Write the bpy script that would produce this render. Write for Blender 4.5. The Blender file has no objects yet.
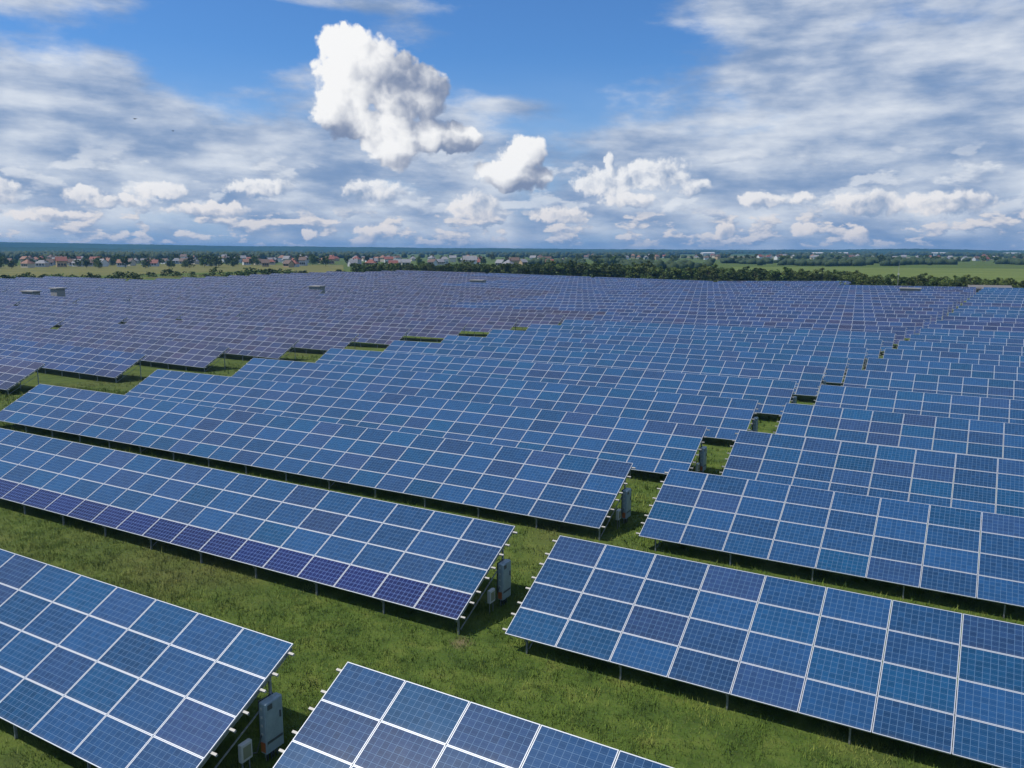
# A solar park seen from a drone: rows of tilted panel tables on grass, a belt of trees, a village and blue hills.
import bpy, math, random
import numpy as np
from mathutils import Matrix, Vector
D=bpy.data; SC=bpy.context.scene; COL=SC.collection
R=math.radians

# ------------------------------------------------------------------ camera
F_PX=809.9; PITCH=R(9.392); ROLL=R(.083); HEAD=R(29.769); CAM_H=11.640
_fw=Vector((-math.sin(HEAD)*math.cos(PITCH),math.cos(HEAD)*math.cos(PITCH),-math.sin(PITCH)))
_r=Vector((math.cos(HEAD),math.sin(HEAD),0)); _u=_r.cross(_fw)
_r2=_r*math.cos(ROLL)+_u*math.sin(ROLL); _u2=-_r*math.sin(ROLL)+_u*math.cos(ROLL)
cam=D.objects.new('camera',D.cameras.new('camera')); COL.objects.link(cam); SC.camera=cam
cam.data.sensor_width=36; cam.data.lens=F_PX/1024*36; cam.data.clip_start=.2; cam.data.clip_end=60000
cam.matrix_world=Matrix(((_r2.x,_u2.x,-_fw.x,0),(_r2.y,_u2.y,-_fw.y,0),(_r2.z,_u2.z,-_fw.z,CAM_H),(0,0,0,1)))
SC.view_settings.view_transform='Standard'; SC.view_settings.look='None'; SC.view_settings.gamma=1
SC.view_settings.use_curve_mapping=False
SC.view_settings.exposure=0.0
SC.cycles.use_denoising=True
SC.cycles.max_bounces=6; SC.cycles.volume_bounces=0; SC.cycles.transparent_max_bounces=8
SC.cycles.use_adaptive_sampling=True; SC.cycles.adaptive_threshold=.02

# ------------------------------------------------------------------ sun and sky
SUN_EL=R(59); SUN_AZ=R(-124)      # azimuth from +Y, clockwise: high behind the left shoulder
SUN_STRENGTH=4.2
SKYTINT=(.58,1.0,1.48)
sun=D.objects.new('sun',D.lights.new('sun','SUN')); COL.objects.link(sun)
sun.data.energy=SUN_STRENGTH; sun.data.angle=R(1.0); sun.data.color=(1,.95,.87)
_sd=Vector((math.sin(SUN_AZ)*math.cos(SUN_EL),math.cos(SUN_AZ)*math.cos(SUN_EL),math.sin(SUN_EL)))
sun.rotation_euler=_sd.to_track_quat('Z','Y').to_euler(); sun.location=(0,0,40)
BL=[(366,78,46,42),(350,112,36,32),(400,94,44,36),(430,98,28,28),(356,58,32,24),(372,128,54,16),(398,146,36,27),(430,140,26,20),
    (459,143,30,18),(512,177,46,18),(522,157,28,21)]
BLOW=[(10,192,22,14),(96,196,22,10),(122,202,34,8),(168,192,32,10),(266,189,36,11),(376,192,38,14),(476,208,32,17),(380,233,26,10),(312,235,9,6),
    (690,189,20,11),(650,176,44,17),(604,184,40,18),(606,166,6,13),(628,202,34,9),(757,201,26,8),(795,200,16,7),(860,204,44,13),(935,204,50,14),(800,230,20,8),(850,237,15,9),(722,232,12,10),(560,216,34,10),(60,216,40,7),(215,210,50,8)]
def setup_world():
    w=D.worlds.new('World'); bpy.context.scene.world=w; w.use_nodes=True
    nt=w.node_tree; nt.nodes.clear()
    L=nt.links
    class S:                      # a socket or number with arithmetic
        def __init__(s,v): s.v=v
        def __add__(a,b): return m('ADD',a,b)
        __radd__=__add__
        def __sub__(a,b): return m('SUBTRACT',a,b)
        def __rsub__(a,b): return m('SUBTRACT',b,a)
        def __mul__(a,b): return m('MULTIPLY',a,b)
        __rmul__=__mul__
        def __truediv__(a,b): return m('DIVIDE',a,b)
        def __rtruediv__(a,b): return m('DIVIDE',b,a)
    def put(sock,x):
        if isinstance(x,S): L.new(x.v,sock)
        else: sock.default_value=x
    def m(op,*a,clamp=False):
        n=nt.nodes.new('ShaderNodeMath'); n.operation=op; n.use_clamp=clamp
        for i,x in enumerate(a): put(n.inputs[i],x)
        return S(n.outputs[0])
    def sstep(lo,hi,x):
        n=nt.nodes.new('ShaderNodeMapRange'); n.interpolation_type='SMOOTHSTEP'
        put(n.inputs['Value'],x); n.inputs['From Min'].default_value=lo; n.inputs['From Max'].default_value=hi
        return S(n.outputs[0])
    def vec(x,y,z=0.0):
        n=nt.nodes.new('ShaderNodeCombineXYZ')
        for i,q in enumerate((x,y,z)): put(n.inputs[i],q)
        return S(n.outputs[0])
    def vm(op,a,b=None):
        n=nt.nodes.new('ShaderNodeVectorMath'); n.operation=op
        for i,q in enumerate((a,b)):
            if q is None: continue
            if isinstance(q,S): L.new(q.v,n.inputs[i])
            else: n.inputs[i].default_value=q
        return S(n.outputs['Value' if op in('DOT_PRODUCT','LENGTH') else 'Vector'])
    def noise(v,scale,detail=5,rough=.55,lac=2.0,dim='2D',dist=0.0,col=False):
        n=nt.nodes.new('ShaderNodeTexNoise'); n.noise_dimensions=dim
        L.new(v.v,n.inputs['Vector'])
        n.inputs['Scale'].default_value=scale; n.inputs['Detail'].default_value=detail
        n.inputs['Roughness'].default_value=rough; n.inputs['Lacunarity'].default_value=lac; n.inputs['Distortion'].default_value=dist
        return S(n.outputs['Color' if col else 0])
    def voro(v,scale,detail=2,rough=.5):
        n=nt.nodes.new('ShaderNodeTexVoronoi'); n.voronoi_dimensions='2D'; n.feature='F1'
        L.new(v.v,n.inputs['Vector']); n.inputs['Scale'].default_value=scale
        n.inputs['Detail'].default_value=detail; n.inputs['Roughness'].default_value=rough; pass
        return S(n.outputs['Distance'])
    def mix(f,a,b):
        n=nt.nodes.new('ShaderNodeMix'); n.data_type='RGBA'
        put(n.inputs[0],f)
        for i,q in ((6,a),(7,b)):
            if isinstance(q,S): L.new(q.v,n.inputs[i])
            else: n.inputs[i].default_value=(*q,1)
        return S(n.outputs[2])
    def rgb(r,g,b):               # 8-bit sRGB to linear
        f=lambda c:(c/255/12.92 if c<=10 else ((c/255+.055)/1.055)**2.4)
        return (f(r),f(g),f(b))
    sky=nt.nodes.new('ShaderNodeTexSky'); sky.sky_type='NISHITA'; sky.sun_disc=False
    sky.sun_elevation=SUN_EL; sky.sun_rotation=SUN_AZ; sky.altitude=200; sky.air_density=1.0; sky.dust_density=.35; sky.ozone_density=2.2
    tc=nt.nodes.new('ShaderNodeTexCoord'); d=S(tc.outputs['Generated'])
    c,s=math.cos(HEAD),math.sin(HEAD)
    xr=vm('DOT_PRODUCT',d,(c,s,0)); yf=vm('DOT_PRODUCT',d,(-s,c,0)); z=vm('DOT_PRODUCT',d,(0,0,1))
    az=m('ARCTAN2',xr,yf); el=m('ARCSINE',z)
    U=az*10.0; V=el*10.0
    # the clouds of that afternoon by bearing and height above the horizon, from the picture's own pixels
    def UV(x,y):
        a=math.atan((x-512)/F_PX); hy=250.0+(x-512)*.0015
        return a*10, math.atan((hy-y)/F_PX*math.cos(a)*.985)*10
    k=10/F_PX
    P=vec(U,V)
    def gauss(x,y,rx,ry,amp):
        u,v=UV(x,y)
        q=vm('MULTIPLY',vm('SUBTRACT',P,(u,v,0)),(1/(rx*k),1/(ry*k),0))
        return m('EXPONENT',vm('DOT_PRODUCT',q,q)*-1.0)*amp
    def scalev(cl,f):
        n=vm('SCALE',cl); n.v.node.inputs['Scale'].default_value=f; return n
    def mixf(f,a,b): return a+f*(b-a)
    # ---------- wind-drawn sheet of altocumulus ----------
    pl=vec(U*.62+V*.2,V*1.7-U*.05)
    n1=noise(pl,1.0,8,.58)           # sheet patches
    n2=noise(vec(U*.85,V*3.0+U*.06),1.0,7,.56)           # brightness inside it
    g=[gauss(*q) for q in ((40,122,215,74,.44),(120,48,110,12,-.12),(900,105,280,100,.46),(230,150,190,42,.27),(720,22,60,22,.2),(80,8,150,16,.27),
                           (320,15,130,6,.27),(190,70,62,62,-.22),(580,60,110,70,-.25),(235,55,60,50,-.22),(290,40,70,30,-.16),(512,210,900,70,.26),(512,111,50,9,.30),(560,150,120,30,.12),(700,140,60,14,-.2))]
    cov=g[0]
    for q in g[1:]: cov=cov+q
    hi=sstep(3.2,5.5,V)                      # the sheet evens out overhead
    a1=mixf(hi,sstep(.50,.84,n1+cov),.55)
    b1=mixf(hi,sstep(.30,.76,n2*.75+noise(P,1.1,3,.5)*.25),.5)
    col1=mix(b1,rgb(126,152,190),rgb(228,233,240))
    # ---------- cumulus ----------
    def field(P,Q,blobs,vs,va):
        b=None
        for (x,y,rx,ry) in blobs:
            u,v=UV(x,y)
            q=vm('MULTIPLY',vm('SUBTRACT',Q,(u,v,0)),(1/(rx*k),1/(ry*k),0))
            t=vm('DOT_PRODUCT',q,q)
            b=t if b is None else m('SMOOTH_MIN',b,t,.16)
        return m('MINIMUM',1.0-b,.8)-(voro(Q,vs,2,.55)-.34)*va
    def cumulus(blobs,ws,wa,vs,va,off,fa,lo,hi,ss,extra):
        wv=scalev(vm('SUBTRACT',noise(P,ws,4,.6,col=True),(.5,.5,.5)),wa)
        fb=(noise(P,ws*2.0,7,.62)-.5)*fa
        d0=field(P,vm('ADD',P,wv),blobs,vs,va)
        d1=field(P,vm('ADD',vm('ADD',P,wv),(-off,off*.9,0)),blobs,vs,va)
        return sstep(lo,hi,d0+fb),sstep(-.55,.50,(d0-d1)*ss+fb*.6+extra)
    tone=(noise(P,1.3,3,.5)-.5)*1.3+gauss(462,145,44,30,-.40)+gauss(430,88,48,42,-.34)+gauss(335,55,45,55,.16)+gauss(345,136,60,16,-.42)+gauss(398,166,50,11,-.42)+gauss(512,190,60,12,-.42)+gauss(392,142,30,24,.42)+gauss(510,164,34,18,.2)+.20
    a2,base=cumulus(BL,3.0,.15,3.6,.46,.17,.40,-.06,.24,.75,tone)
    col2=mix(base,rgb(128,143,172),rgb(250,250,250))
    a5,base5=cumulus(BLOW,5.0,.14,6.5,.42,.07,.65,-.06,.46,.75,(noise(P,2.3,3,.5)-.5)*1.5+.06)
    warm=sstep(.15,.9,V)
    col5=mix(base5,rgb(138,160,192),mix(warm,rgb(246,238,233),rgb(250,250,250)))
    # ---------- low rows of distant cumulus ----------
    def row(sx,sy,ox,v0,v1,w0,w1,lo,hi,add=None):
        R=vec(U*sx+ox,V*sy); c0=noise(R,1.0,6,.56); c1=noise(vm('ADD',R,(-.10,.26,0)),1.0,4,.55)
        flat=sstep(v0,v0+w0,V)*(1.0-sstep(v1,v1+w1,V))
        al=(sstep(lo,hi,c0) if add is None else sstep(lo,hi,c0+add))*flat
        return al,sstep(-.12,.13,c0-c1)
    a3,base3=row(1.3,3.0,3.3,.3,.85,.2,.45,.52,.62)
    a4,base4=row(2.2,5.0,9.1,.02,.34,.05,.2,.50,.58)
    col3=mix(base3,rgb(150,168,196),rgb(244,246,248))
    col4=mix(base4,rgb(152,170,198),rgb(238,232,229))
    STR=.085
    lum=1/STR
    # ---------- veil between the rows ----------
    veil=(1.0-sstep(.2,2.3,V))*.85
    out=vm('MULTIPLY',S(sky.outputs[0]),SKYTINT)
    out=mix(veil,out,scalev(mix(n2,rgb(128,164,208),rgb(200,214,231)),lum))
    out=mix(a1*.92,out,scalev(col1,lum))
    out=mix(a4*.9,out,scalev(col4,lum))
    out=mix(a3*.55,out,scalev(col3,lum))
    out=mix(a5*.86,out,scalev(col5,lum))
    out=mix(a2,out,scalev(col2,lum))
    bg=nt.nodes.new('ShaderNodeBackground'); bg.inputs['Strength'].default_value=STR
    L.new(out.v,bg.inputs['Color'])
    o=nt.nodes.new('ShaderNodeOutputWorld'); L.new(bg.outputs[0],o.inputs[0])
    w.cycles.sampling_method='NONE'
setup_world()

# ------------------------------------------------------------------ helpers
rng=np.random.default_rng(7); random.seed(7)
ORD=['zeroth','first','second','third','fourth','fifth','sixth','seventh','eighth','ninth','tenth','eleventh','twelfth','thirteenth','fourteenth','fifteenth','sixteenth','seventeenth','eighteenth','nineteenth','twentieth','twenty-first','twenty-second','twenty-third','twenty-fourth','twenty-fifth','twenty-sixth','twenty-seventh','twenty-eighth','twenty-ninth']

def tag(o,label=None,cat=None,group=None,kind=None):
    if label: o['label']=label
    if cat: o['category']=cat
    if group: o['group']=group
    if kind: o['kind']=kind
    return o
def empty(name,loc,label,cat,group=None,rot=(0,0,0)):
    o=D.objects.new(name,None); COL.objects.link(o); o.location=loc; o.rotation_euler=rot; o.empty_display_size=.3
    return tag(o,label,cat,group)
def link(name,me,parent=None,loc=(0,0,0),rot=(0,0,0),scale=(1,1,1)):
    o=D.objects.new(name,me); COL.objects.link(o); o.parent=parent
    o.location=loc; o.rotation_euler=rot; o.scale=scale
    return o
def nmesh(name,V,F,mats,mi=None,uv=None,smooth=False):
    """V (n,3); F list of index tuples or an (m,k) array; uv per loop."""
    me=D.meshes.new(name)
    if isinstance(F,np.ndarray):
        m,k=F.shape
        me.vertices.add(len(V)); me.vertices.foreach_set('co',np.asarray(V,np.float32).ravel())
        me.loops.add(m*k); me.loops.foreach_set('vertex_index',F.astype(np.int32).ravel())
        me.polygons.add(m); me.polygons.foreach_set('loop_start',np.arange(0,m*k,k,dtype=np.int32))
        me.polygons.foreach_set('loop_total',np.full(m,k,np.int32))
        me.update(calc_edges=True)
    else:
        me.from_pydata([tuple(v) for v in V],[],[tuple(f) for f in F])
    for x in (mats if isinstance(mats,(list,tuple)) else [mats]): me.materials.append(x)
    if mi is not None: me.polygons.foreach_set('material_index',np.asarray(mi,np.int32))
    if uv is not None:
        l=me.uv_layers.new(name='UVMap'); l.data.foreach_set('uv',np.asarray(uv,np.float32).ravel())
    if smooth: me.polygons.foreach_set('use_smooth',np.ones(len(me.polygons),bool))
    me.update()
    return me
class MB:
    """collects boxes, bars and prisms into one mesh"""
    def __init__(s): s.V=[]; s.F=[]; s.M=[]
    def add(s,V,F,mi=0):
        b=len(s.V); s.V+= [tuple(v) for v in V]; s.F+=[tuple(i+b for i in f) for f in F]; s.M+=[mi]*len(F); return s
    def box(s,x0,x1,y0,y1,z0,z1,mi=0,bev=0.0):
        if bev<=0:
            V=[(x0,y0,z0),(x1,y0,z0),(x1,y1,z0),(x0,y1,z0),(x0,y0,z1),(x1,y0,z1),(x1,y1,z1),(x0,y1,z1)]
            return s.add(V,[(3,2,1,0),(4,5,6,7),(0,1,5,4),(1,2,6,5),(2,3,7,6),(3,0,4,7)],mi)
        c=bev                         # chamfered upright edges and top
        ring=lambda d,z:[(x0+c+d,y0+d,z),(x1-c-d,y0+d,z),(x1-d,y0+c+d,z),(x1-d,y1-c-d,z),(x1-c-d,y1-d,z),(x0+c+d,y1-d,z),(x0+d,y1-c-d,z),(x0+d,y0+c+d,z)]
        V=ring(0,z0)+ring(0,z1-c)+ring(c*.7,z1)
        F=[tuple(range(7,-1,-1)),tuple(range(16,24))]
        for a in (0,8):
            for i in range(8): F.append((a+i,a+(i+1)%8,a+8+(i+1)%8,a+8+i))
        return s.add(V,F,mi)
    def bar(s,a,b,w,h,mi=0):
        a=Vector(a); b=Vector(b); d=(b-a).normalized(); up=Vector((0,0,1)) if abs(d.z)<.95 else Vector((0,1,0))
        x=d.cross(up).normalized()*w/2; y=x.cross(d).normalized()*h/2
        V=[a-x-y,a+x-y,a+x+y,a-x+y,b-x-y,b+x-y,b+x+y,b-x+y]
        return s.add(V,[(3,2,1,0),(4,5,6,7),(0,1,5,4),(1,2,6,5),(2,3,7,6),(3,0,4,7)],mi)
    def mesh(s,name,mats): return nmesh(name,s.V,s.F,mats,s.M)

def rgb(r,g,b):
    f=lambda c:(c/255/12.92 if c<=10 else ((c/255+.055)/1.055)**2.4)
    return (f(r),f(g),f(b),1)
def mat(name,base,rough=.6,metal=0.0,spec=.5):
    m=D.materials.new(name); m.use_nodes=True; b=m.node_tree.nodes['Principled BSDF']
    b.inputs['Base Color'].default_value=(*base[:3],1); b.inputs['Roughness'].default_value=rough
    b.inputs['Metallic'].default_value=metal; b.inputs['Specular IOR Level'].default_value=spec
    return m
class G:
    """short-hand for a material's node tree"""
    def __init__(s,m): s.nt=m.node_tree; s.b=s.nt.nodes['Principled BSDF']
    def put(s,k,x):
        if hasattr(x,'is_output'): s.nt.links.new(x,k)
        elif x is not None: k.default_value=x
    def n(s,t,ins={},out=0,**kw):
        n=s.nt.nodes.new(t)
        for a,v in kw.items(): setattr(n,a,v)
        for a,v in ins.items(): s.put(n.inputs[a],v)
        return n.outputs[out]
    def m(s,op,a,b=0.0,c=0.0): return s.n('ShaderNodeMath',{0:a,1:b,2:c},operation=op)
    def noise(s,v,scale,det=4,rough=.5,out=0): return s.n('ShaderNodeTexNoise',{'Vector':v,'Scale':scale,'Detail':det,'Roughness':rough},out)
    def ramp(s,f,stops):
        n=s.nt.nodes.new('ShaderNodeValToRGB'); e=n.color_ramp.elements
        while len(e)<len(stops): e.new(.5)
        for q,(p,c) in zip(e,stops): q.position=p; q.color=(*c[:3],1)
        s.put(n.inputs[0],f); return n.outputs[0]
    def mix(s,f,a,b,mode='MIX'):
        n=s.nt.nodes.new('ShaderNodeMix'); n.data_type='RGBA'; n.blend_type=mode
        s.put(n.inputs[0],f); s.put(n.inputs[6],a if hasattr(a,'is_output') else (*a[:3],1)); s.put(n.inputs[7],b if hasattr(b,'is_output') else (*b[:3],1))
        return n.outputs[2]
    def mr(s,x,a,b,c=0.0,d=1.0,sm=False):
        return s.n('ShaderNodeMapRange',{'Value':x,'From Min':a,'From Max':b,'To Min':c,'To Max':d},interpolation_type='SMOOTHSTEP' if sm else 'LINEAR')
    def base(s,x): s.put(s.b.inputs['Base Color'],x)
    def bump(s,h,strength=.4,dist=.05):
        o=s.n('ShaderNodeBump',{'Height':h,'Strength':strength,'Distance':dist}); s.put(s.b.inputs['Normal'],o)

# ------------------------------------------------------------------ terrain
_py=[-400,0,40,48,57,67,76,86,95,105,114,124,133,143,153,172,203,255,305,425]
_pz=[0,0,0,-.06,-.2,-.31,-.46,-.58,-.6,-.7,-.76,-.86,-1.02,-1.08,-1.1,-1.0,-.7,-.3,-.1,0]
_lx=[-430,-310,-206,-145,-103,-74,-66,-57.5,-13,200]
_lz=[0,1.25,.85,.1,-.75,-1.05,-.8,-.3,0,0]
def ground_z(x,y):
    g=np.interp(y,[-50,5,45,280,420],[0,.0,1,1,0])
    return np.interp(y,_py,_pz)*np.interp(x,[-500,-320,100,250],[0,1,1,0])+np.interp(x,_lx,_lz)*g
def at(px,py,z=0.0):
    """the point of the level z that the picture shows at a pixel"""
    d=_fw+_r2*((px-512)/F_PX)-_u2*((py-384)/F_PX); t=(z-CAM_H)/d.z
    return Vector((d.x*t,d.y*t,z))
def along(px,dist,z=0.0):
    a=math.atan((px-512)/F_PX)-HEAD
    return Vector((math.sin(a)*dist,math.cos(a)*dist,z))

m_ground=mat('meadow_grass',(.05,.09,.02),.95,spec=.15)
g=G(m_ground); P=g.n('ShaderNodeTexCoord',out=3)
n1=g.noise(P,.09,5,.6); n2=g.noise(P,.9,5,.6); n3=g.noise(P,7,4,.65); n4=g.noise(P,.012,4,.55)
c=g.ramp(n2,[(.30,(.028,.055,.009)),(.48,(.066,.110,.017)),(.60,(.100,.142,.024)),(.74,(.15,.165,.04))])
c=g.mix(g.mr(n1,.52,.72,0,.55),c,(.125,.112,.038))
c=g.mix(g.mr(n3,.35,.7,0,.5),c,g.ramp(n3,[(.3,(.022,.038,.009)),(.7,(.10,.12,.034))]))
c=g.mix(g.mr(n4,.45,.62,0,.4,True),c,(.06,.078,.02))
for (px,py,r) in ((-12.6,19.0,.5),(-16.5,15.2,.3)):      # worn earth
    d=g.n('ShaderNodeVectorMath',{0:P,1:(px,py,0)},1,operation='DISTANCE')
    c=g.mix(g.mr(g.m('ADD',d,g.m('MULTIPLY',g.noise(P,4,3),r*1.2)),r*.6,r*1.6,.7,0,True),c,(.20,.15,.09))
g.base(c); g.bump(n3,.7,.12)
def axis(lo,hi,a,b,step,ratio=1.22):
    v=list(np.arange(a,b+.1,step)); s=step
    while v[-1]<hi: s*=ratio; v.append(min(hi,v[-1]+s))
    s=step; L=[v[0]]
    while L[-1]>lo: s*=ratio; L.append(max(lo,L[-1]-s))
    return np.array(L[:0:-1]+v)
ax=axis(-7000,5000,-340,120,4); ay=axis(-400,5600,-20,320,4)
GX,GY=np.meshgrid(ax,ay); GZ=ground_z(GX,GY)
nx,ny=len(ax),len(ay)
i=np.arange(nx*ny).reshape(ny,nx); F=np.stack([i[:-1,:-1],i[:-1,1:],i[1:,1:],i[1:,:-1]],-1).reshape(-1,4)
o=link('ground',nmesh('ground',np.stack([GX,GY,GZ],-1).reshape(-1,3),F,m_ground,smooth=True)); tag(o,kind='structure')

# ------------------------------------------------------------------ materials of the tables
def glass(name,lo,mid,hi,line,lw=.055,rough=.2,vary=.5):
    m=mat(name,mid,rough,spec=.30); g=G(m)
    uv=g.n('ShaderNodeUVMap',uv_map='UVMap')
    fl=g.n('ShaderNodeVectorMath',{0:uv},operation='FLOOR')
    rnd=g.n('ShaderNodeObjectInfo',out=5)
    key=g.n('ShaderNodeVectorMath',{0:fl,1:g.n('ShaderNodeCombineXYZ',{0:g.m('MULTIPLY',rnd,913.0),1:g.m('MULTIPLY',rnd,377.0),2:0.0})},operation='ADD')
    wn=g.n('ShaderNodeTexWhiteNoise',{'Vector':key},1,noise_dimensions='3D')
    sp=g.nt.nodes.new('ShaderNodeSeparateColor'); g.put(sp.inputs[0],wn)
    h=sp.outputs[0]; br=sp.outputs[1]
    col=g.ramp(h,[(0,lo),(.35,mid),(.7,mid),(1,hi)])
    cu=g.n('ShaderNodeVectorMath',{0:uv,1:(10,6,1)},operation='MULTIPLY')
    cf=g.n('ShaderNodeVectorMath',{0:cu},operation='FLOOR'); fr=g.n('ShaderNodeVectorMath',{0:cu},operation='FRACTION')
    cn=g.n('ShaderNodeTexWhiteNoise',{'Vector':g.n('ShaderNodeVectorMath',{0:cf,1:key},operation='ADD')},0,noise_dimensions='3D')
    cn2=g.noise(cu,9,2,.6)
    bright=g.m('ADD',g.m('ADD',g.mr(br,0,1,1-vary*.42,1+vary*.42),g.mr(cn,0,1,-.13,.13)),g.mr(cn2,.3,.7,-.12,.12))
    col=g.n('ShaderNodeVectorMath',{0:col,'Scale':bright},operation='SCALE')
    xyz=g.nt.nodes.new('ShaderNodeSeparateXYZ'); g.put(xyz.inputs[0],fr)
    ex=g.m('LESS_THAN',g.m('ABSOLUTE',g.m('SUBTRACT',xyz.outputs[0],.5)),.5-lw*.5)
    ey=g.m('LESS_THAN',g.m('ABSOLUTE',g.m('SUBTRACT',xyz.outputs[1],.5)),.5-lw*.5)
    inside=g.m('MULTIPLY',ex,ey)
    bb=g.m('LESS_THAN',g.m('ABSOLUTE',g.m('SUBTRACT',g.m('FRACT',g.m('MULTIPLY',xyz.outputs[1],2.0)),.5)),.022)
    col=g.mix(g.m('MULTIPLY',bb,.55),col,line)
    col=g.mix(inside,line,col)
    w=g.nt.nodes.new('ShaderNodeTexCoord').outputs[3]
    sy=g.nt.nodes.new('ShaderNodeSeparateXYZ'); g.put(sy.inputs[0],g.n('ShaderNodeVectorMath',{0:uv},operation='FRACTION'))
    dust=g.m('MULTIPLY',g.mr(sy.outputs[1],0,.10,.42,.03),g.mr(g.noise(w,3.5,5,.7),.35,.7,.1,1))
    col=g.mix(dust,col,(.15,.17,.20))
    g.base(col)
    g.put(g.b.inputs['Roughness'],g.mr(g.noise(w,1.3,3),.3,.7,rough-.01,rough+.02))
    return m
m_glass=glass('blue_cells',(.005,.058,.142),(.010,.055,.146),(.019,.046,.122),(.085,.160,.27),.062,vary=.46)
m_mix=glass('blue_violet_cells',(.010,.044,.128),(.018,.041,.118),(.030,.035,.085),(.09,.125,.21),.055,.22,.7)
m_dark=glass('dark_violet_cells',(.003,.012,.078),(.005,.012,.074),(.008,.012,.066),(.12,.20,.44),.062)
m_violet=glass('violet_cells',(.019,.034,.088),(.027,.033,.078),(.036,.029,.060),(.115,.13,.195),.06,.24,.9)
m_frame=mat('aluminium_frame',(.45,.48,.53),.42,.2)
m_back=mat('white_backsheet',(.55,.56,.58),.7)
m_steel=mat('galvanised_steel',(.42,.44,.46),.5,.55)
g=G(m_steel); P=g.n('ShaderNodeTexCoord',out=3); g.base(g.ramp(g.noise(P,14,4),[(.3,(.22,.24,.26)),(.7,(.38,.40,.42))]))
m_alu=mat('aluminium_rail',(.38,.365,.33),.55,.1)

# ------------------------------------------------------------------ panel tables
TILT=R(27.85); PW=1.652; PH=1.01; NC=27; LEN=NC*PW; ZL=.565
CT,ST=math.cos(TILT),math.sin(TILT)
def slope(x,s,n=0.0):            # a point of the tilted plane: s up the slope, n above it
    return (x,s*CT-n*ST,ZL+s*ST+n*CT)
def panel_geo(x0,y0,ui,uj,V,F,M,UV,deep=True):
    gw,gh,fw=.009,.004,.019
    a,b,c,d=x0+gw,x0+PW-gw,y0+gh,y0+PH-gh
    k=len(V)
    V+=[(a,c,0),(b,c,0),(b,d,0),(a,d,0),(a+fw,c+fw,0),(b-fw,c+fw,0),(b-fw,d-fw,0),(a+fw,d-fw,0),
        (a+fw,c+fw,-.005),(b-fw,c+fw,-.005),(b-fw,d-fw,-.005),(a+fw,d-fw,-.005),(a,c,-.04),(b,c,-.04),(b,d,-.04),(a,d,-.04)]
    F.append((k+8,k+9,k+10,k+11)); M.append(0); e=.004
    UV+=[(ui+e,uj+e),(ui+1-e,uj+e),(ui+1-e,uj+1-e),(ui+e,uj+1-e)]
    for i in range(4):
        j=(i+1)%4
        for f in ((k+i,k+j,k+4+j,k+4+i),(k+4+i,k+4+j,k+8+j,k+8+i),(k+12+i,k+12+j,k+j,k+i)):
            F.append(f); M.append(1); UV+=[(0,0)]*4
    F.append((k+15,k+14,k+13,k+12)); M.append(2); UV+=[(0,0)]*4
def panel_mesh(name,cells,gm):
    V,F,M,UV=[],[],[],[]
    for (i,j) in cells: panel_geo(i*PW,j*PH,i,j,V,F,M,UV)
    return nmesh(name,V,F,[gm,m_frame,m_back],M,UV)
one_panel=panel_mesh('panel',[(0,0)],m_glass)
one_dark=panel_mesh('dark_panel',[(0,0)],m_dark)
one_violet=panel_mesh('violet_panel',[(0,0)],m_violet); one_mix=panel_mesh('blue_violet_panel',[(0,0)],m_mix)
full=[(i,j) for i in range(NC) for j in range(4)]
arr_blue=panel_mesh('array_blue',full,m_glass); arr_violet=panel_mesh('array_violet',full,m_violet); arr_mix=panel_mesh('array_blue_violet',full,m_mix)
rest={}
def rest_mesh(side,gm,dark=False):
    k=(side,gm.name,dark)
    if k not in rest:
        cols=range(0,2) if side=='R' else range(NC-2,NC)
        rest[k]=panel_mesh('outer_panels',[(i,j) for i in cols for j in range(4)],gm)
    return rest[k]
POSTX={'R':[LEN-.08-2.9*i for i in range(15)],'L':[.65+2.93*i for i in range(15)]}
S_F,S_R=.12,3.15                                  # where front and rear posts meet the slope
def post_parts():
    L=[]
    zf=slope(0,S_F,-.16)[2]; yf=slope(0,S_F,-.16)[1]; zr=slope(0,S_R,-.16)[2]; yr=slope(0,S_R,-.16)[1]
    fp=MB(); fp.bar((0,yf,-.4),(0,yf,zf),.042,.06)
    rp=MB(); rp.bar((0,yr,-.4),(0,yr,zr),.045,.065)
    ra=MB(); ra.bar(slope(0,.02,-.135),slope(0,3.98,-.135),.045,.075)
    br=MB(); br.bar((.045,yf+.05,.16),(.045,yr-.02,zr-.42),.028,.03)
    return [(n,b.mesh(n,m_steel)) for n,b in (('front_post',fp),('rear_post',rp),('rafter',ra),('diagonal_brace',br))]
POST=post_parts()
S_P=[.17,.75,1.19,1.77,2.21,2.79,3.23,3.81]
_pu=MB(); _pu.bar((-.17,0,0),(LEN+.17,0,0),.055,.05); pur=_pu.mesh('purlin',m_alu)
def frame_for(side):
    f=MB()
    for n,me in POST:
        for i,x in enumerate(POSTX[side]):
            if n=='diagonal_brace' and i%5: continue
            f.add([(v.co.x+x,v.co.y,v.co.z) for v in me.vertices],[tuple(p.vertices) for p in me.polygons],0)
    for s in S_P: f.bar(slope(-.17,s,-.067),slope(LEN+.17,s,-.067),.055,.05,1)
    return f.mesh('support_frame',[m_steel,m_alu])
frame_mesh={k:frame_for(k) for k in POSTX}

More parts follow.
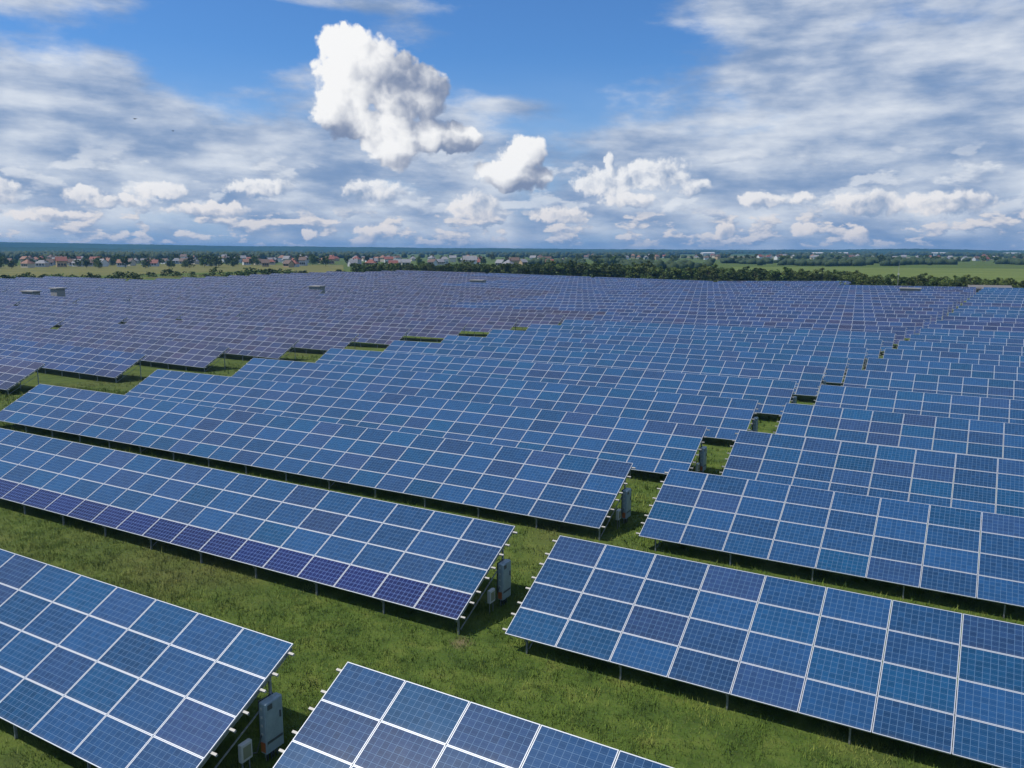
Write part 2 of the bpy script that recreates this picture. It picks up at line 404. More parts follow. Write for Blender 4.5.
def table_at(x0,yl,label,group,style,detail,side,row):
    """x0: left end of the low edge, yl: its distance; the table follows the lie of the land along its length."""
    za=float(ground_z(x0,yl+1.8)); zb=float(ground_z(x0+LEN,yl+1.8)); jig=random.uniform(-.02,.02) if row<=5 else random.uniform(-.07,.07)
    t=empty('solar_table',(x0,yl,za+jig),label,'solar panel table',group,(0,-math.atan2(zb-za,LEN),0))
    gm={'violet':m_violet,'mix':m_mix}.get(style,m_glass)
    if detail>=1:
        one={'violet':one_violet,'mix':one_mix}.get(style,one_panel)
        cols=range(2,NC) if side=='R' else range(0,NC-2)
        for i in cols:
            for j in range(4):
                dark=style=='dark' and j==0
                p=link('solar_panel',one_dark if dark else one,t,slope(i*PW,j*PH),(TILT,0,0))
                if dark and i==(NC-1): p['label']='dark violet panel with bold white cell lines'
        if style=='dark':
            cells=[(i,j) for i in range(0,2) for j in range(4)]
            V,F,M,UV=[],[],[],[]
            for (i,j) in cells: panel_geo(i*PW,j*PH,i,j,V,F,M,UV)
            M=[3 if (m==0 and n//14%4==0) else m for n,m in enumerate(M)]
            r=link('outer_panels',nmesh('outer_panels',V,F,[m_glass,m_frame,m_back,m_dark],M,UV),t,slope(0,0),(TILT,0,0))
        else: r=link('outer_panels',rest_mesh(side,gm),t,slope(0,0),(TILT,0,0))
        r['kind']='stuff'
    else:
        link('panel_array',{'violet':arr_violet,'mix':arr_mix}.get(style,arr_blue),t,slope(0,0),(TILT,0,0))
    if detail>=2:
        for i,x in enumerate(POSTX[side]):
            for n,me in POST:
                if n!='diagonal_brace' or i%5==0: link(n,me,t,(x,0,0))
        for s in S_P: link('purlin',pur,t,slope(0,s,-.067),(TILT,0,0))
    else: link('support_frame',frame_mesh[side],t)
    return t

PITCHROW=9.52
def row_y(k): return [None,9.41,19.20,28.90,38.0,47.53][k] if k<=5 else 47.53+PITCHROW*(k-5)
AR=[None,-13.37,-12.88,-12.45,-11.82,-11.38]
def a_right(k): return AR[k] if k<=5 else -11.38+.52*(k-5)
def c_right(k): return -71.9+.95*(k-4) if k<9 else -67.15+.72*(k-9)
def left_limit(y): return -224-56*(250-y)/100.0
GRP='solar tables in rows across the field'
NROW=29
special={('A',1):'nearest solar table left of the aisle, blue panels, grey inverter cabinet at its end',
 ('A',2):'long solar table with a bottom row of dark violet panels, second row left of aisle',
 ('B',1):'nearest solar table at the bottom edge, right of the grass aisle, only its top showing'}
inv=[]
for k in range(1,NROW+1):
    y=row_y(k)
    lab={}
    xa=a_right(k)-LEN; xb=a_right(k)+1.66
    far=k>=15
    det=2 if k<=3 else 1 if k<=7 else 0
    word='blue' if not far else 'small distant blue'
    if k>26: xa=-34.5-LEN+.5*(k-27)       # the last rows stop short of the aisle
    table_at(xa,y,special.get(('A',k)) or f'{word} solar table in the {ORD[k]} row, '+('directly left of the grass aisle' if k<=26 else 'rightmost of that short last row'),GRP,
             'dark' if k==2 else ('mix' if k>=12 else 'blue'),det,'R',k)
    if k<=26: table_at(xb,y,special.get(('B',k)) or f'{word} solar table in the {ORD[k]} row, directly right of the grass aisle',GRP,'mix' if k in(13,14,15,19) else 'blue',det,'L',k)
    inv.append((k,a_right(k),y))
    if k>=3:
        x1=c_right(k) if k<=9 else min((a_right(k)-LEN if k<=26 else xa)-1.68,c_right(9)+(k-9)*3.2); b=1
        while True:
            x0=x1-LEN
            if k>=4 and x1<-1.93*(y+4)-10: break
            if x0<left_limit(y)-8: break
            nm='first' if b==1 else ORD[b]
            table_at(x0,y,f'{"bluer" if (k==5 and b==1) else "violet-grey"} solar table in the {ORD[k]} row, {nm} block left of the wide grass gap',GRP,
                     'mix' if (k>13 and b==1) or (k>20 and b==2) or (k==5 and b==1) else 'violet',1 if (b==1 and 4<=k<=6) else 0,'R',k)
            x1=x0-1.68; b+=1
            if k==3: break

# ------------------------------------------------------------------ inverter cabinets under the table ends
m_cab=mat('cabinet_paint',(.47,.53,.55),.42); g=G(m_cab); P=g.n('ShaderNodeTexCoord',out=3)
g.base(g.ramp(g.noise(P,5,5,.6),[(.3,(.22,.29,.31)),(.65,(.30,.38,.40))]))
m_fin=mat('dark_heat_sink',(.09,.10,.11),.5,.3); m_glassy=mat('smoked_lid',(.26,.27,.18),.25); m_orange=mat('orange_label',(.42,.13,.04),.5); m_box=mat('cream_box',(.50,.51,.47),.5)
b=MB(); b.box(-.105,.105,-.27,.27,.27,1.50,0,.025); cab_body=b.mesh('body',m_cab)
b=MB()
for q in range(8): b.box(-.16,-.107,-.22+q*.058,-.20+q*.058,.45,1.5)
cab_fin=b.mesh('heat_sink',m_fin)
b=MB(); b.box(-.075,.07,-.278,-.272,.30,.54); cab_lab=b.mesh('warning_label',m_orange)
b=MB(); b.box(0.107,.112,-.24,.22,.50,.56); cab_slot=b.mesh('vent_slot',m_fin)
b=MB(); b.box(1e-3+.105,.111,-.245,.245,.60,1.46); cab_door=b.mesh('door',m_cab)
b=MB()
for q in range(4): b.box(-.03,.02,-.292,-.272,.72+q*.21,.77+q*.21)
cab_sock=b.mesh('cable_socket',m_box)
b=MB(); b.bar((-.05,-.17,-.3),(-.05,-.17,.28),.03,.03); b.bar((-.05,.17,-.3),(-.05,.17,.28),.03,.03); cab_leg=b.mesh('mounting_leg',m_steel)
b=MB()
for q in range(4): b.bar((-.02+.02*(q%2),-.14+q*.09,-.2),(-.02+.02*(q%2),-.14+q*.09,.28),.022,.022)
b.bar((-.02,-.28,.75),(-.06,-.42,.35),.02,.02); b.bar((-.06,-.42,.35),(-.10,-.60,.42),.02,.02); cab_pipe=b.mesh('conduit',m_fin)
b=MB(); b.box(.113,.135,.15,.18,1.0,1.16); b.box(.113,.122,-.20,-.06,1.32,1.44); cab_han=b.mesh('handle',m_fin)
b=MB(); b.box(-.06,.06,-.16,.16,.38,.80,0,.015); jb_body=b.mesh('body',m_box)
b=MB(); b.box(.061,.067,-.11,.11,.44,.73); jb_lid=b.mesh('lid',m_glassy)
b=MB(); b.bar((0,-.10,-.2),(0,-.10,.39),.022,.022); b.bar((0,.10,-.2),(0,.10,.39),.022,.022); jb_leg=b.mesh('conduit',m_steel)
CABNAMES={1:'grey-blue inverter cabinet under the end of the nearest table',2:'grey inverter cabinet beside the table with the dark violet bottom row'}
for k,x,y in inv[:9]:
    z=float(ground_z(x,y+2.4))
    t=empty('inverter_cabinet',(x+.06,y+2.72,z),CABNAMES.get(k) or f'grey inverter cabinet at the aisle end of the {ORD[k]} row of tables','inverter','inverters along the grass aisle')
    for n,me in (('body',cab_body),('heat_sink',cab_fin),('warning_label',cab_lab),('vent_slot',cab_slot),('conduit',cab_pipe),('handle',cab_han),('cable_socket',cab_sock),('door',cab_door),('mounting_leg',cab_leg)): link(n,me,t)
    if k<=8:
        t=empty('junction_box',(x+.0,y+1.98,z),f'small cream junction box beside the inverter cabinet of the {ORD[k]} row','junction box','junction boxes along the grass aisle')
        for n,me in (('body',jb_body),('lid',jb_lid),('conduit',jb_leg)): link(n,me,t)

# ------------------------------------------------------------------ grass between the tables
m_grass=mat('grass_blades',(.06,.10,.02),.8,spec=.2); g=G(m_grass); P=g.n('ShaderNodeTexCoord',out=3)
a=g.ramp(g.noise(P,.7,6,.68),[(.3,(.036,.078,.011)),(.5,(.100,.165,.023)),(.66,(.235,.265,.055))])
g.base(g.mix(g.mr(g.noise(P,.09,5,.6),.54,.72,0,.7),a,(.20,.175,.065)))
nn=g.n('ShaderNodeVectorMath',{0:g.n('ShaderNodeVectorMath',{0:g.n('ShaderNodeNewGeometry',out=1),'Scale':.45},operation='SCALE'),1:(0,0,.8)},operation='ADD')
g.put(g.b.inputs['Normal'],g.n('ShaderNodeVectorMath',{0:nn},operation='NORMALIZE'))
def grass():
    pts=[]
    for (n,y0,y1) in ((90000,6,24),(60000,24,44),(26000,44,75)):
        yy=rng.uniform(y0,y1,n); t=rng.uniform(-1.95,.12,n); xx=t*yy+rng.normal(0,2,n); pts.append(np.stack([xx,yy],1))
    p=np.concatenate(pts); p=p[(p[:,0]>-75)]
    # tufts gather in patches
    q=np.sin(p[:,0]*1.7+np.sin(p[:,1]*1.3)*2)*np.sin(p[:,1]*1.9+np.sin(p[:,0]*.9)*2)
    p=p[rng.uniform(-1.6,1,len(p))<q]
    nb=5; n=len(p); base=np.repeat(p,nb,0)+rng.normal(0,.07,(n*nb,2)); m=len(base)
    z=ground_z(base[:,0],base[:,1])-.01
    far=np.clip(base[:,1]/30,.7,2.2)
    h=np.repeat(rng.gamma(3,.040,n),nb)*rng.uniform(.6,1.3,m)*np.clip(far,.8,1.3); w=rng.uniform(.009,.018,m)*far
    a=rng.uniform(0,2*np.pi,m); l=rng.uniform(0,.75,m)*h; b=rng.uniform(0,2*np.pi,m)
    c=np.concatenate([base,z[:,None]],1); dx=np.stack([np.cos(a)*w,np.sin(a)*w,0*a],1)
    tip=c+np.stack([np.cos(b)*l,np.sin(b)*l,h],1)
    V=np.stack([c-dx,c+dx,tip],1).reshape(-1,3); F=np.arange(m*3).reshape(-1,3)
    return nmesh('grass',V,F,m_grass)
tag(link('grass',grass()),'short green grass tufts growing between the panel tables','grass',kind='stuff')

# ------------------------------------------------------------------ fields beyond the park
def sheet(name,pts,m,dz=.05,n=24):
    """a strip between two rows of pixel-bearing/distance points, laid on the land"""
    A,B=pts; V=[];F=[]
    for i in range(n+1):
        t=i/n; a=np.interp(t,np.linspace(0,1,len(A)),[q[0] for q in A]); da=np.interp(t,np.linspace(0,1,len(A)),[q[1] for q in A])
        b=np.interp(t,np.linspace(0,1,len(B)),[q[0] for q in B]); db=np.interp(t,np.linspace(0,1,len(B)),[q[1] for q in B])
        p=along(a,da); q=along(b,db)
        for s in range(7):
            v=p.lerp(q,s/6); V.append((v.x,v.y,float(ground_z(v.x,v.y))+dz))
    for i in range(n):
        for s in range(6): k=i*7+s; F.append((k,k+7,k+8,k+1))
    return tag(link(name,nmesh(name,V,F,m,smooth=True)),kind='structure')
def field_mat(name,a,b,sc=.03):
    m=mat(name,a,.95,spec=.1); g=G(m); P=g.n('ShaderNodeTexCoord',out=3)
    mp=g.n('ShaderNodeMapping',{'Vector':P,'Scale':(1,2.5,1),'Rotation':(0,0,.5)})
    n=g.noise(mp,sc,5,.6); g.base(g.mix(g.mr(g.noise(P,.5,3),.3,.7,0,.35),g.ramp(n,[(.35,a),(.65,b)]),(.04,.06,.02))); return m
m_dry=field_mat('dry_meadow',(.12,.125,.035),(.19,.17,.055))
m_green=field_mat('bright_meadow',(.105,.145,.03),(.15,.185,.045),.015)
m_soil=field_mat('stubble_field',(.20,.17,.10),(.13,.13,.05),.02)
sheet('dry_meadow',([(-60,330),(120,345),(250,372),(345,395)],[(-60,700),(120,720),(250,690),(345,640)]),m_dry)
sheet('bright_meadow',([(730,380),(860,340),(1100,320)],[(730,600),(860,620),(1100,640)]),m_green)
sheet('bright_meadow',([(560,420),(640,420)],[(560,560),(640,560)]),m_dry)
sheet('stubble_field',([(100,900),(340,960)],[(100,1100),(340,1150)]),m_soil)
sheet('stubble_field',([(640,1300),(1000,1250)],[(640,1700),(1000,1650)]),m_soil)

# ------------------------------------------------------------------ trees
m_bark=mat('bark',(.09,.07,.05),.9)
def leaf_mat(name,lo,mid,hi):
    m=mat(name,mid,.75,spec=.25); g=G(m); P=g.n('ShaderNodeTexCoord',out=3); r=g.n('ShaderNodeObjectInfo',out=5)
    c=g.ramp(g.noise(P,.7,4,.6),[(.3,lo),(.5,mid),(.72,hi)])
    hs=g.n('ShaderNodeHueSaturation',{'Hue':g.mr(r,0,1,.475,.515),'Saturation':.95,'Value':g.mr(g.m('FRACT',g.m('MULTIPLY',r,7.3)),0,1,.65,1.35),'Color':c})
    g.base(hs); return m
m_leaf=leaf_mat('leaves',(.034,.062,.012),(.078,.118,.022),(.15,.185,.04))
def crown(seed,h,r,n,leaf,low=.12):
    q=np.random.default_rng(seed); k=16
    c=np.stack([q.normal(0,.42,k)*r,q.normal(0,.42,k)*r,h*q.uniform(low+.12,.92,k)],1)
    rad=r*q.uniform(.28,.52,k)*(1.25-.7*c[:,2]/h)
    idx=q.integers(0,k,n); d=q.normal(0,1,(n,3)); d/=np.linalg.norm(d,axis=1)[:,None]
    p=c[idx]+d*(rad[idx]*q.uniform(.45,1.05,n)**.6)[:,None]; p[:,2]=np.maximum(p[:,2],low*h*.5)
    a=q.normal(0,1,(n,3)); a/=np.linalg.norm(a,axis=1)[:,None]; b=np.cross(a,q.normal(0,1,(n,3))); b/=np.linalg.norm(b,axis=1)[:,None]
    s=(leaf*q.uniform(.6,1.3,n))[:,None]
    V=np.stack([p-a*s-b*s*.6,p+a*s-b*s*.6,p+a*s*.7+b*s*.6,p-a*s*.7+b*s*.6],1).reshape(-1,3)
    return nmesh('crown',V,np.arange(n*4).reshape(-1,4),m_leaf)
def trunk(h,r):
    b=MB(); prev=None; V=[];F=[]; rings=5; sid=7
    for i in range(rings):
        t=i/(rings-1); z=-.3+t*(h*.75+.3); rr=r*(1-.75*t)
        for j in range(sid): a=j/sid*2*math.pi; V.append((math.cos(a)*rr+.1*math.sin(t*4)*t,math.sin(a)*rr,z))
    for i in range(rings-1):
        for j in range(sid): F.append((i*sid+j,i*sid+(j+1)%sid,(i+1)*sid+(j+1)%sid,(i+1)*sid+j))
    b.add(V,F)
    for a in (.4,2.3,4.4): b.bar((0,0,h*.32),(math.cos(a)*h*.2,math.sin(a)*h*.2,h*.62),.1,.1)
    return b.mesh('trunk',m_bark)
KIND=[]
for s,(h,r,n,lf) in enumerate(((6.5,2.1,950,.19),(7.0,2.3,1000,.19),(5.8,2.5,980,.19),(7.8,1.8,850,.19),(5.0,2.3,850,.18))):
    KIND.append((crown(20+s,h,r,n,lf,.10 if h<7 else .16),trunk(h,.14)))
BUSH=[crown(50+s,2.2,1.6,300,.2,.02) for s in range(3)]
WIDE=[(crown(70+s,9.5,4.2,620,.5,.16),trunk(9.5,.24)) for s in range(3)]
def tree(name,kind,p,sc,label,cat,group):
    z=float(ground_z(p.x,p.y))
    t=empty(name,(p.x,p.y,z),label,cat,group,(0,0,random.uniform(0,6.28)))
    link('crown',kind[0],t,(0,0,0),(0,0,0),sc)
    if kind[1]: link('trunk',kind[1],t,(0,0,0),(0,0,0),(sc[0]*.9,sc[1]*.9,sc[2]))
    return t
LB=['dark green bushy tree in the belt along the back edge of the solar field','tall narrow tree rising above the belt behind the solar field','low spreading green shrub tree in the belt behind the solar field']
def edge(px):                       # back edge of the park along a bearing
    a=math.atan((px-512)/F_PX)-HEAD
    y=285.0; x=math.tan(a)*y
    return x,y
n=0
x=-246.0
while x<34:
    for rowi,dy in enumerate((258,263,269)):
        if rowi==2 and x<-200: continue
        xx=x+random.uniform(-.9,.9); yy=dy+random.uniform(-1.6,1.6)+(0 if x>-33 else 27)
        dens=1
        if random.random()>dens: continue
        ki=random.choices((0,1,2,3,4),(5,4,4,.5,4))[0]
        s=random.uniform(.82,1.06)*float(np.interp(x,[-230,-170,-130,-70,-40,30],[.85,1.0,1.22,1.08,.84,.74]))
        tree('belt_tree',KIND[ki],Vector((xx,yy,0)),(s*random.uniform(1.1,1.45),s*random.uniform(1.1,1.45),s),LB[1 if ki==3 else 2 if ki in(2,4) else 0],'tree','trees in the belt behind the park'); n+=1
    x+=random.uniform(2.3,3.2)
def understory():                    # low growth knitting the belt together
    q=np.random.default_rng(5); n=26000; k=520
    bx=q.uniform(-246,34,k); by=np.where(bx>-33,q.uniform(256.5,270,k),q.uniform(283.5,297,k)); bh=q.uniform(1.6,3.6,k); br=q.uniform(1.2,2.6,k)
    i=q.integers(0,k,n); a=q.uniform(0,6.283,n); rr=br[i]*np.sqrt(q.uniform(0,1,n)); zz=bh[i]*np.sqrt(np.clip(1-(rr/br[i])**2,0,1))*q.uniform(.25,1.05,n)
    p=np.stack([bx[i]+np.cos(a)*rr,by[i]+np.sin(a)*rr,ground_z(bx[i],by[i])+zz],1)
    u=q.normal(0,1,(n,3)); u/=np.linalg.norm(u,axis=1)[:,None]; v=np.cross(u,q.normal(0,1,(n,3))); v/=np.linalg.norm(v,axis=1)[:,None]
    s=q.uniform(.14,.34,n)[:,None]
    V=np.stack([p-u*s-v*s*.6,p+u*s-v*s*.6,p+u*s*.7+v*s*.6,p-u*s*.7+v*s*.6],1).reshape(-1,3)
    return nmesh('undergrowth',V,np.arange(n*4).reshape(-1,4),m_leaf)
tag(link('undergrowth',understory()),'low green undergrowth filling the foot of the tree belt','undergrowth',kind='stuff')
# bushes along the left edge of the park
for i in range(46):
    px=random.uniform(-40,345); d=np.interp(px,[-60,120,250,345],[312,330,356,378])+random.uniform(-2,45)*(random.random()**1.6)
    s=random.choice((random.uniform(.5,.9),random.uniform(.7,1.5)))
    tree('bush',(random.choice(BUSH),None),along(px,d),(s*random.uniform(1.2,2.2),s*random.uniform(1.2,2.2),s),'dark green bush at the edge of the yellow-green meadow, far left','bush','bushes along the meadow edge')
# garden and street trees of the village
for i in range(290):
    px=random.choice((random.uniform(-30,330),random.uniform(-30,330),random.uniform(-30,620),random.uniform(560,1080)))
    d=random.uniform(560,1100) if px<620 else random.uniform(760,1300)
    s=random.uniform(.38,.85)
    tree('garden_tree',random.choice(WIDE),along(px,d),(s*1.2,s*1.2,s),'round dark tree among the distant village houses','tree','trees between the village houses')

# ------------------------------------------------------------------ far woods and hills
m_wood=leaf_mat('woodland',(.018,.04,.015),(.03,.06,.02),(.05,.085,.03))
def woods():
    ico_v=[];ph=(1+5**.5)/2
    for a in (-1,1):
        for b in (-ph,ph): ico_v+=[(0,a,b),(a,b,0),(b,0,a)]
    iv=np.array(ico_v)/1.9
    from itertools import combinations
    tri=[t for t in combinations(range(12),3) if all(np.linalg.norm(iv[i]-iv[j])<1.2 for i,j in combinations(t,2))]
    tri=np.array(tri)
    for k,t in enumerate(tri):
        a,b,c=iv[t]
        if np.dot(np.cross(b-a,c-a),a+b+c)<0: tri[k]=t[::-1]
    V=[];F=[];nv=0
    def clump(px,d,r,h):
        nonlocal nv
        p=along(px,d); z=float(ground_z(p.x,p.y))
        q=iv*np.array([r,r,h])*rng.uniform(.75,1.25,(12,1))+np.array([p.x,p.y,z+h*.55])
        V.append(q); F.append(tri+nv); nv+=12
    for (n,p0,p1,d0,d1,h0,h1,bw) in ((900,-80,340,950,1500,4,6.5,70),(170,540,700,480,720,2.5,4,25),(620,720,1150,680,1050,2.2,3.8,60),(420,300,1150,1150,1600,3,5.5,60),(800,-120,1200,1600,2400,3.5,6,90),
            (700,-150,1250,2400,2700,4,7,120)):
        bands=[(rng.uniform(p0,p1),rng.uniform(d0,d1),rng.uniform(.3,1)*bw) for _ in range(max(6,n//45))]
        for i in range(n):
            b=bands[i%len(bands)]; d=b[1]+rng.normal(0,18)
            clump(b[0]+rng.normal(0,b[2]*.6),d,rng.uniform(1.6,3.6)*(1+d/1800),rng.uniform(h0,h1))
    return nmesh('distant_woods',np.concatenate(V),np.concatenate(F),m_wood)
tag(link('distant_woods',woods()),'dark distant woodland beyond the village','woodland',kind='stuff')
m_hill=mat('forested_hills',(.022,.05,.022),.95,spec=.05); g=G(m_hill); P=g.n('ShaderNodeTexCoord',out=3)
g.base(g.ramp(g.noise(P,.004,5,.65),[(.35,(.014,.035,.015)),(.6,(.03,.062,.025)),(.72,(.06,.08,.035))]))
def hills(d,prof,depth,seed):
    q=np.random.default_rng(seed); xs=[p[0] for p in prof]; V=[];F=[]; pxs=np.arange(xs[0],xs[-1]+1,4); ph=q.uniform(0,6,6)
    for px in pxs:
        h=np.interp(px,xs,[p[1] for p in prof]); h*=1+.05*sum(math.sin(px*.013*(k+1)+ph[k])/(k+1) for k in range(6)); h+=q.uniform(-1,1)*.8
        for t,f in ((-.5,0),(-.3,.35),(-.12,.8),(0,1),(.15,.85),(.5,0)):
            p=along(px,d+t*depth); V.append((p.x,p.y,-2+(h+2)*f))
    for i in range(len(pxs)-1):
        for s in range(5): k=i*6+s; F.append((k,k+6,k+7,k+1))
    return tag(link('hills',nmesh('hills',V,F,m_hill,smooth=True)),kind='structure')
hills(3700,[(-420,38),(0,39),(110,36),(240,28),(330,23),(480,20),(620,17),(760,14),(840,15),(915,20),(990,13),(1400,12)],1300,1)
hills(2700,[(-420,18),(60,17),(180,13),(300,7),(420,7.5),(540,8),(680,6),(1400,5)],700,2)

# ------------------------------------------------------------------ village
WALLC=[('white',(.72,.71,.68)),('cream',(.62,.55,.42)),('pale grey',(.5,.5,.5)),('ochre',(.5,.36,.2))]
ROOFC=[('red',(.22,.075,.055)),('brown',(.13,.085,.065)),('grey',(.23,.23,.24)),('orange',(.25,.13,.085))]
WM={n:mat('wall_'+n.replace(' ','_'),c,.85) for n,c in WALLC}; RM={n:mat('roof_'+n,c,.8) for n,c in ROOFC}
for mm in list(WM.values())+list(RM.values()):
    g=G(mm); c=tuple(g.b.inputs['Base Color'].default_value[:3]); P=g.n('ShaderNodeTexCoord',out=3)
    g.base(g.ramp(g.noise(P,.8,4,.6),[(.3,tuple(x*.8 for x in c)),(.7,tuple(min(1,x*1.12) for x in c))]))
m_win=mat('window_glass',(.03,.04,.05),.1)
def house(p,wn,rn,L,W,H,rot,label,group='village houses',hip=False):
    z=float(ground_z(p.x,p.y)); t=empty('house',(p.x,p.y,z),label,'house',group,(0,0,rot))
    b=MB(); b.box(-L/2,L/2,-W/2,W/2,-.4,H); gr=W*.42
    if not hip: b.add([(-L/2,-W/2,H),(-L/2,W/2,H),(-L/2,0,H+gr),(L/2,-W/2,H),(L/2,W/2,H),(L/2,0,H+gr)],[(0,2,1),(3,4,5)])
    link('wall',b.mesh('wall',WM[wn]),t)
    b=MB(); e=.45; i=W*.45 if hip else -e; zz=H-.22
    b.add([(-L/2-e,-W/2-e,zz),(L/2+e,-W/2-e,zz),(L/2-i,0,H+gr+.12),(-L/2+i,0,H+gr+.12),(L/2+e,W/2+e,zz),(-L/2-e,W/2+e,zz)],[(0,1,2,3),(4,5,3,2),(1,4,2),(5,0,3)] if hip else [(0,1,2,3),(4,5,3,2)])
    if not hip: b.add([(-L/2-e,-W/2-e,zz-.15),(L/2+e,-W/2-e,zz-.15),(L/2+e,0,H+gr-.05),(-L/2-e,0,H+gr-.05),(L/2+e,W/2+e,zz-.15),(-L/2-e,W/2+e,zz-.15)],[(3,2,1,0),(2,3,5,4)])
    rf=link('roof',b.mesh('roof',RM[rn]),t)
    b=MB(); b.box(L*.2,L*.2+.6,.3,.9,H+gr*.4,H+gr+.9); link('chimney',b.mesh('chimney',RM['brown']),rf)
    for fl in range((2 if H>4.5 else 1) if p.length<760 else 0):
        for k in (-.28,.02,.3):
            b=MB(); b.box(L*k-.55,L*k+.55,-W/2-.03,-W/2+.02,1.0+fl*2.8,2.4+fl*2.8); link('window',b.mesh('window',m_win),t)
spots=[]
for i in range(700):
    zone=random.choices((0,1,2),(5,4,5))[0]
    if zone==0: px=random.uniform(-30,250); d=random.choice((random.uniform(610,760),random.uniform(700,1000)))
    elif zone==1: px=random.uniform(225,570); d=random.uniform(560,900)
    else: px=random.uniform(560,1060); d=random.uniform(1000,1500)
    p=along(px,d)
    if all((p-q).length>8.5 for q,_ in spots): spots.append((p,px))
    if len(spots)>=215: break
plan=[]
for p,px in sorted(spots,key=lambda q:q[1]):
    wn=random.choices([w[0] for w in WALLC],(4,4,3,2))[0]; rn=random.choices([r[0] for r in ROOFC],(3,4,5,2))[0]
    L=random.uniform(4.6,7); W=random.uniform(4.2,5.4); H=random.choice((2.5,2.7,2.9,4.3))
    where='far left village' if px<230 else 'mid village' if px<560 else 'beyond right belt'
    plan.append((p,wn,rn,L,W,H,random.uniform(-.7,.7)+HEAD,where,'two-storey' if H>4 else 'low',random.random()<.4))
for q in plan:                                   # a house is told from others of its kind by its place among them
    same=[r for r in plan if (r[1],r[2],r[7],r[8])==(q[1],q[2],q[7],q[8])]; i=same.index(q)+1
    if len(same)==1: lab=f'{q[8]} {q[1]} house with {q[2]} roof, the only such, {q[7]}'
    else: lab=(f'{ORD[i]} from left' if i>1 else 'leftmost')+f' of the {q[8]} {q[1]} houses with {q[2]} roofs, {q[7]}'
    house(q[0],q[1],q[2],q[3],q[4],q[5],q[6],lab,hip=q[9])
# the big white house above the belt
house(along(470,560),'white','grey',9,6.5,5.0,HEAD+.15,'largest white house, standing above the tree belt near the middle')
# long white sheds of the town at the right
for i,(px,d,L) in enumerate(((812,1900,46),(835,2000,34),(935,2100,40),(705,1800,26),(1005,2150,36))):
    p=along(px,d); t=empty('warehouse',(p.x,p.y,0),['longest white warehouse in the distant town right of the middle','white warehouse just right of the longest one in the distant town','white warehouse in the distant town under the right hill','short white warehouse left of the longest one in the distance','white warehouse in the distant town at the far right'][i],'warehouse','warehouses of the distant town',(0,0,HEAD+.1*i-.2))
    b=MB(); b.box(-L/2,L/2,-9,9,-.5,6); link('wall',b.mesh('wall',WM['white']),t)
    b=MB(); b.add([(-L/2-.5,-9.5,5.9),(L/2+.5,-9.5,5.9),(L/2+.5,0,7.6),(-L/2-.5,0,7.6),(L/2+.5,9.5,5.9),(-L/2-.5,9.5,5.9)],[(0,1,2,3),(4,5,3,2),(1,4,2),(5,0,3)]); link('roof',b.mesh('roof',WM['pale grey']),t)

# ------------------------------------------------------------------ service buildings inside and behind the park
m_conc=mat('pale_concrete',(.30,.29,.27),.85); m_doorm=mat('grey_door',(.16,.17,.18),.6); m_metalroof=mat('metal_roof',(.15,.14,.13),.7)
def kiosk(p,L,W,H,label,rot=0.0,roofm=None):
    z=float(ground_z(p.x,p.y)); t=empty('transformer_kiosk',(p.x,p.y,z),label,'transformer hut','service buildings of the park',(0,0,rot))
    b=MB(); b.box(-L/2,L/2,-W/2,W/2,-.3,H); link('wall',b.mesh('wall',m_conc),t)
    b=MB(); b.box(-L/2-.25,L/2+.25,-W/2-.25,W/2+.25,H+.002,H+.22); link('roof',b.mesh('roof',roofm or m_conc),t)
    for k in (-.22,.2):
        b=MB(); b.box(L*k-.6,L*k+.6,-W/2-.05,-W/2+.01,0,min(2.3,H-.3)); link('door',b.mesh('door',m_doorm),t)
        b=MB(); b.box(L*k-.25,L*k+.25,-W/2-.08,-W/2-.052,1.6,2.0); link('vent',b.mesh('vent',m_steel),t)
def gap(px,depth):                  # the nearest clear strip between two rows
    a=math.atan((px-512)/F_PX); rge=depth/math.cos(a); p=along(px,rge)
    k=round((p.y-6.6-row_y(5))/PITCHROW)+5; y=row_y(k)+6.6; return Vector((p.x*y/p.y,y,0))
kiosk(gap(60,178),2.2,1.8,3.7,'pale transformer hut rising among the violet tables at far left')
kiosk(gap(33,176),4.4,1.5,2.7,'long low white hut beside the transformer hut at far left')
kiosk(gap(318,214),3.6,2.0,3.1,'white transformer hut in the middle of the distant violet rows')
kiosk(gap(478,258),4.5,2.2,2.9,'white transformer hut near the tree belt behind the rows')
kiosk(gap(908,206),4.5,2.2,2.8,'white hut at the back edge, left of the long shed')
def shed(p,L,W,H,label):
    z=float(ground_z(p.x,p.y)); t=empty('shed',(p.x,p.y,z),label,'shed',None,(0,0,.1))
    b=MB(); b.box(-L/2,L/2,-W/2,W/2,-.3,H); link('wall',b.mesh('wall',m_conc),t)
    b=MB(); b.add([(-L/2-.4,-W/2-.4,H+.01),(L/2+.4,-W/2-.4,H+.01),(L/2+.4,W/2+.4,H+.9),(-L/2-.4,W/2+.4,H+.9),(-L/2-.4,-W/2-.4,H-.12),(L/2+.4,-W/2-.4,H-.12),(L/2+.4,W/2+.4,H+.77),(-L/2-.4,W/2+.4,H+.77)],[(0,1,2,3),(7,6,5,4),(0,4,5,1),(1,5,6,2),(2,6,7,3),(3,7,4,0)]); link('roof',b.mesh('roof',m_metalroof),t)
    for k in (-.35,0,.35):
        b=MB(); b.box(L*k-1.2,L*k+1.2,-W/2-.06,-W/2+.01,0,2.2); link('door',b.mesh('door',m_doorm),t)
p=along(987,253); shed(p,9.5,3.6,1.9,'long low shed with a pale roof before the trees at right')
p=along(895,254); t=empty('mast',(p.x,p.y,float(ground_z(p.x,p.y))),'slim pale mast standing before the tree belt at right','mast')
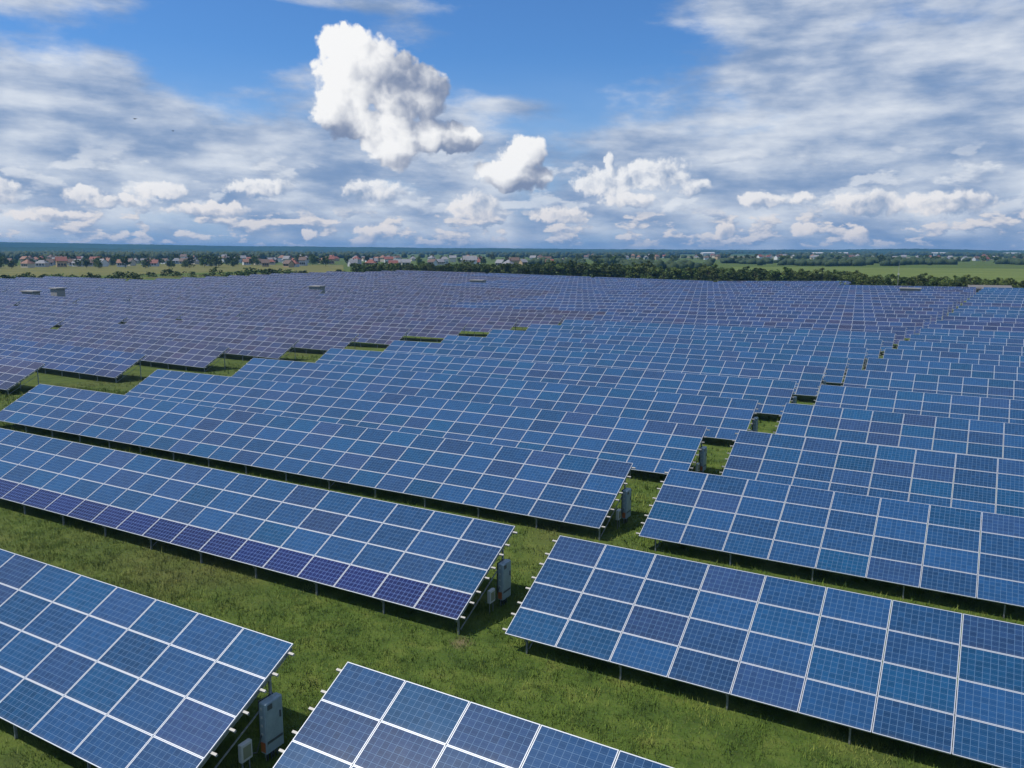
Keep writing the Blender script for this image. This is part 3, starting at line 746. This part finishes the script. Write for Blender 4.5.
b=MB(); b.bar((0,0,-.3),(0,0,7.5),.10,.10); b.bar((0,0,7.5),(0,0,8.6),.05,.05); link('pole',b.mesh('pole',m_alu),t)
b=MB(); b.box(-.2,.2,-.15,.15,5.3,5.7,0,.03); link('camera_box',b.mesh('camera_box',m_box),t)

# ------------------------------------------------------------------ two birds high over the rows
m_bird=mat('dark_feathers',(.02,.02,.025),.7)
def bird(px,py,dist,label,rot,span):
    d=(_fw+_r2*((px-512)/F_PX)-_u2*((py-384)/F_PX)).normalized(); p=Vector((0,0,CAM_H))+d*dist
    V=[(.32,0,.0),(.18,.05,.05),(.18,-.05,.05),(-.1,.06,.05),(-.1,-.06,.05),(-.34,.09,.02),(-.34,-.09,.02),(.1,0,-.06),(-.12,0,-.05),
       (.08,.42*span,.16),(-.08,.40*span,.15),(-.06,.78*span,.08),(.08,-.42*span,.16),(-.08,-.40*span,.15),(-.06,-.78*span,.08)]
    F=[(0,1,2),(1,3,4,2),(3,5,6,4),(0,7,1),(0,2,7),(1,7,8,3),(2,4,8,7),(3,8,5),(4,6,8),(5,8,6),(1,9,10,3),(9,11,10),(2,4,13,12),(12,13,14)]
    tag(link('bird',nmesh('bird',V,F,m_bird),None,tuple(p),(.1,.05,rot)),label,'bird','birds over the field')
bird(135,119,180,'left and higher of two dark birds against the grey clouds',.3,1.1)
bird(173,131,240,'right and lower of two dark birds against the grey clouds',1.2,1.0)

# ------------------------------------------------------------------ air between here and the hills
HAZE=1.6e-4
b=MB(); b.box(-7200,5200,-600,5800,-6,62)
m_haze=D.materials.new('haze'); m_haze.use_nodes=True; nt=m_haze.node_tree; nt.nodes.clear()
v=nt.nodes.new('ShaderNodeVolumePrincipled'); v.inputs['Color'].default_value=(.17,.46,.86,1); v.inputs['Density'].default_value=HAZE; v.inputs['Anisotropy'].default_value=.1
oo=nt.nodes.new('ShaderNodeOutputMaterial'); nt.links.new(v.outputs[0],oo.inputs['Volume'])
tag(link('haze',b.mesh('haze',m_haze)),'thin blue haze lying over the distant land','haze',kind='stuff')
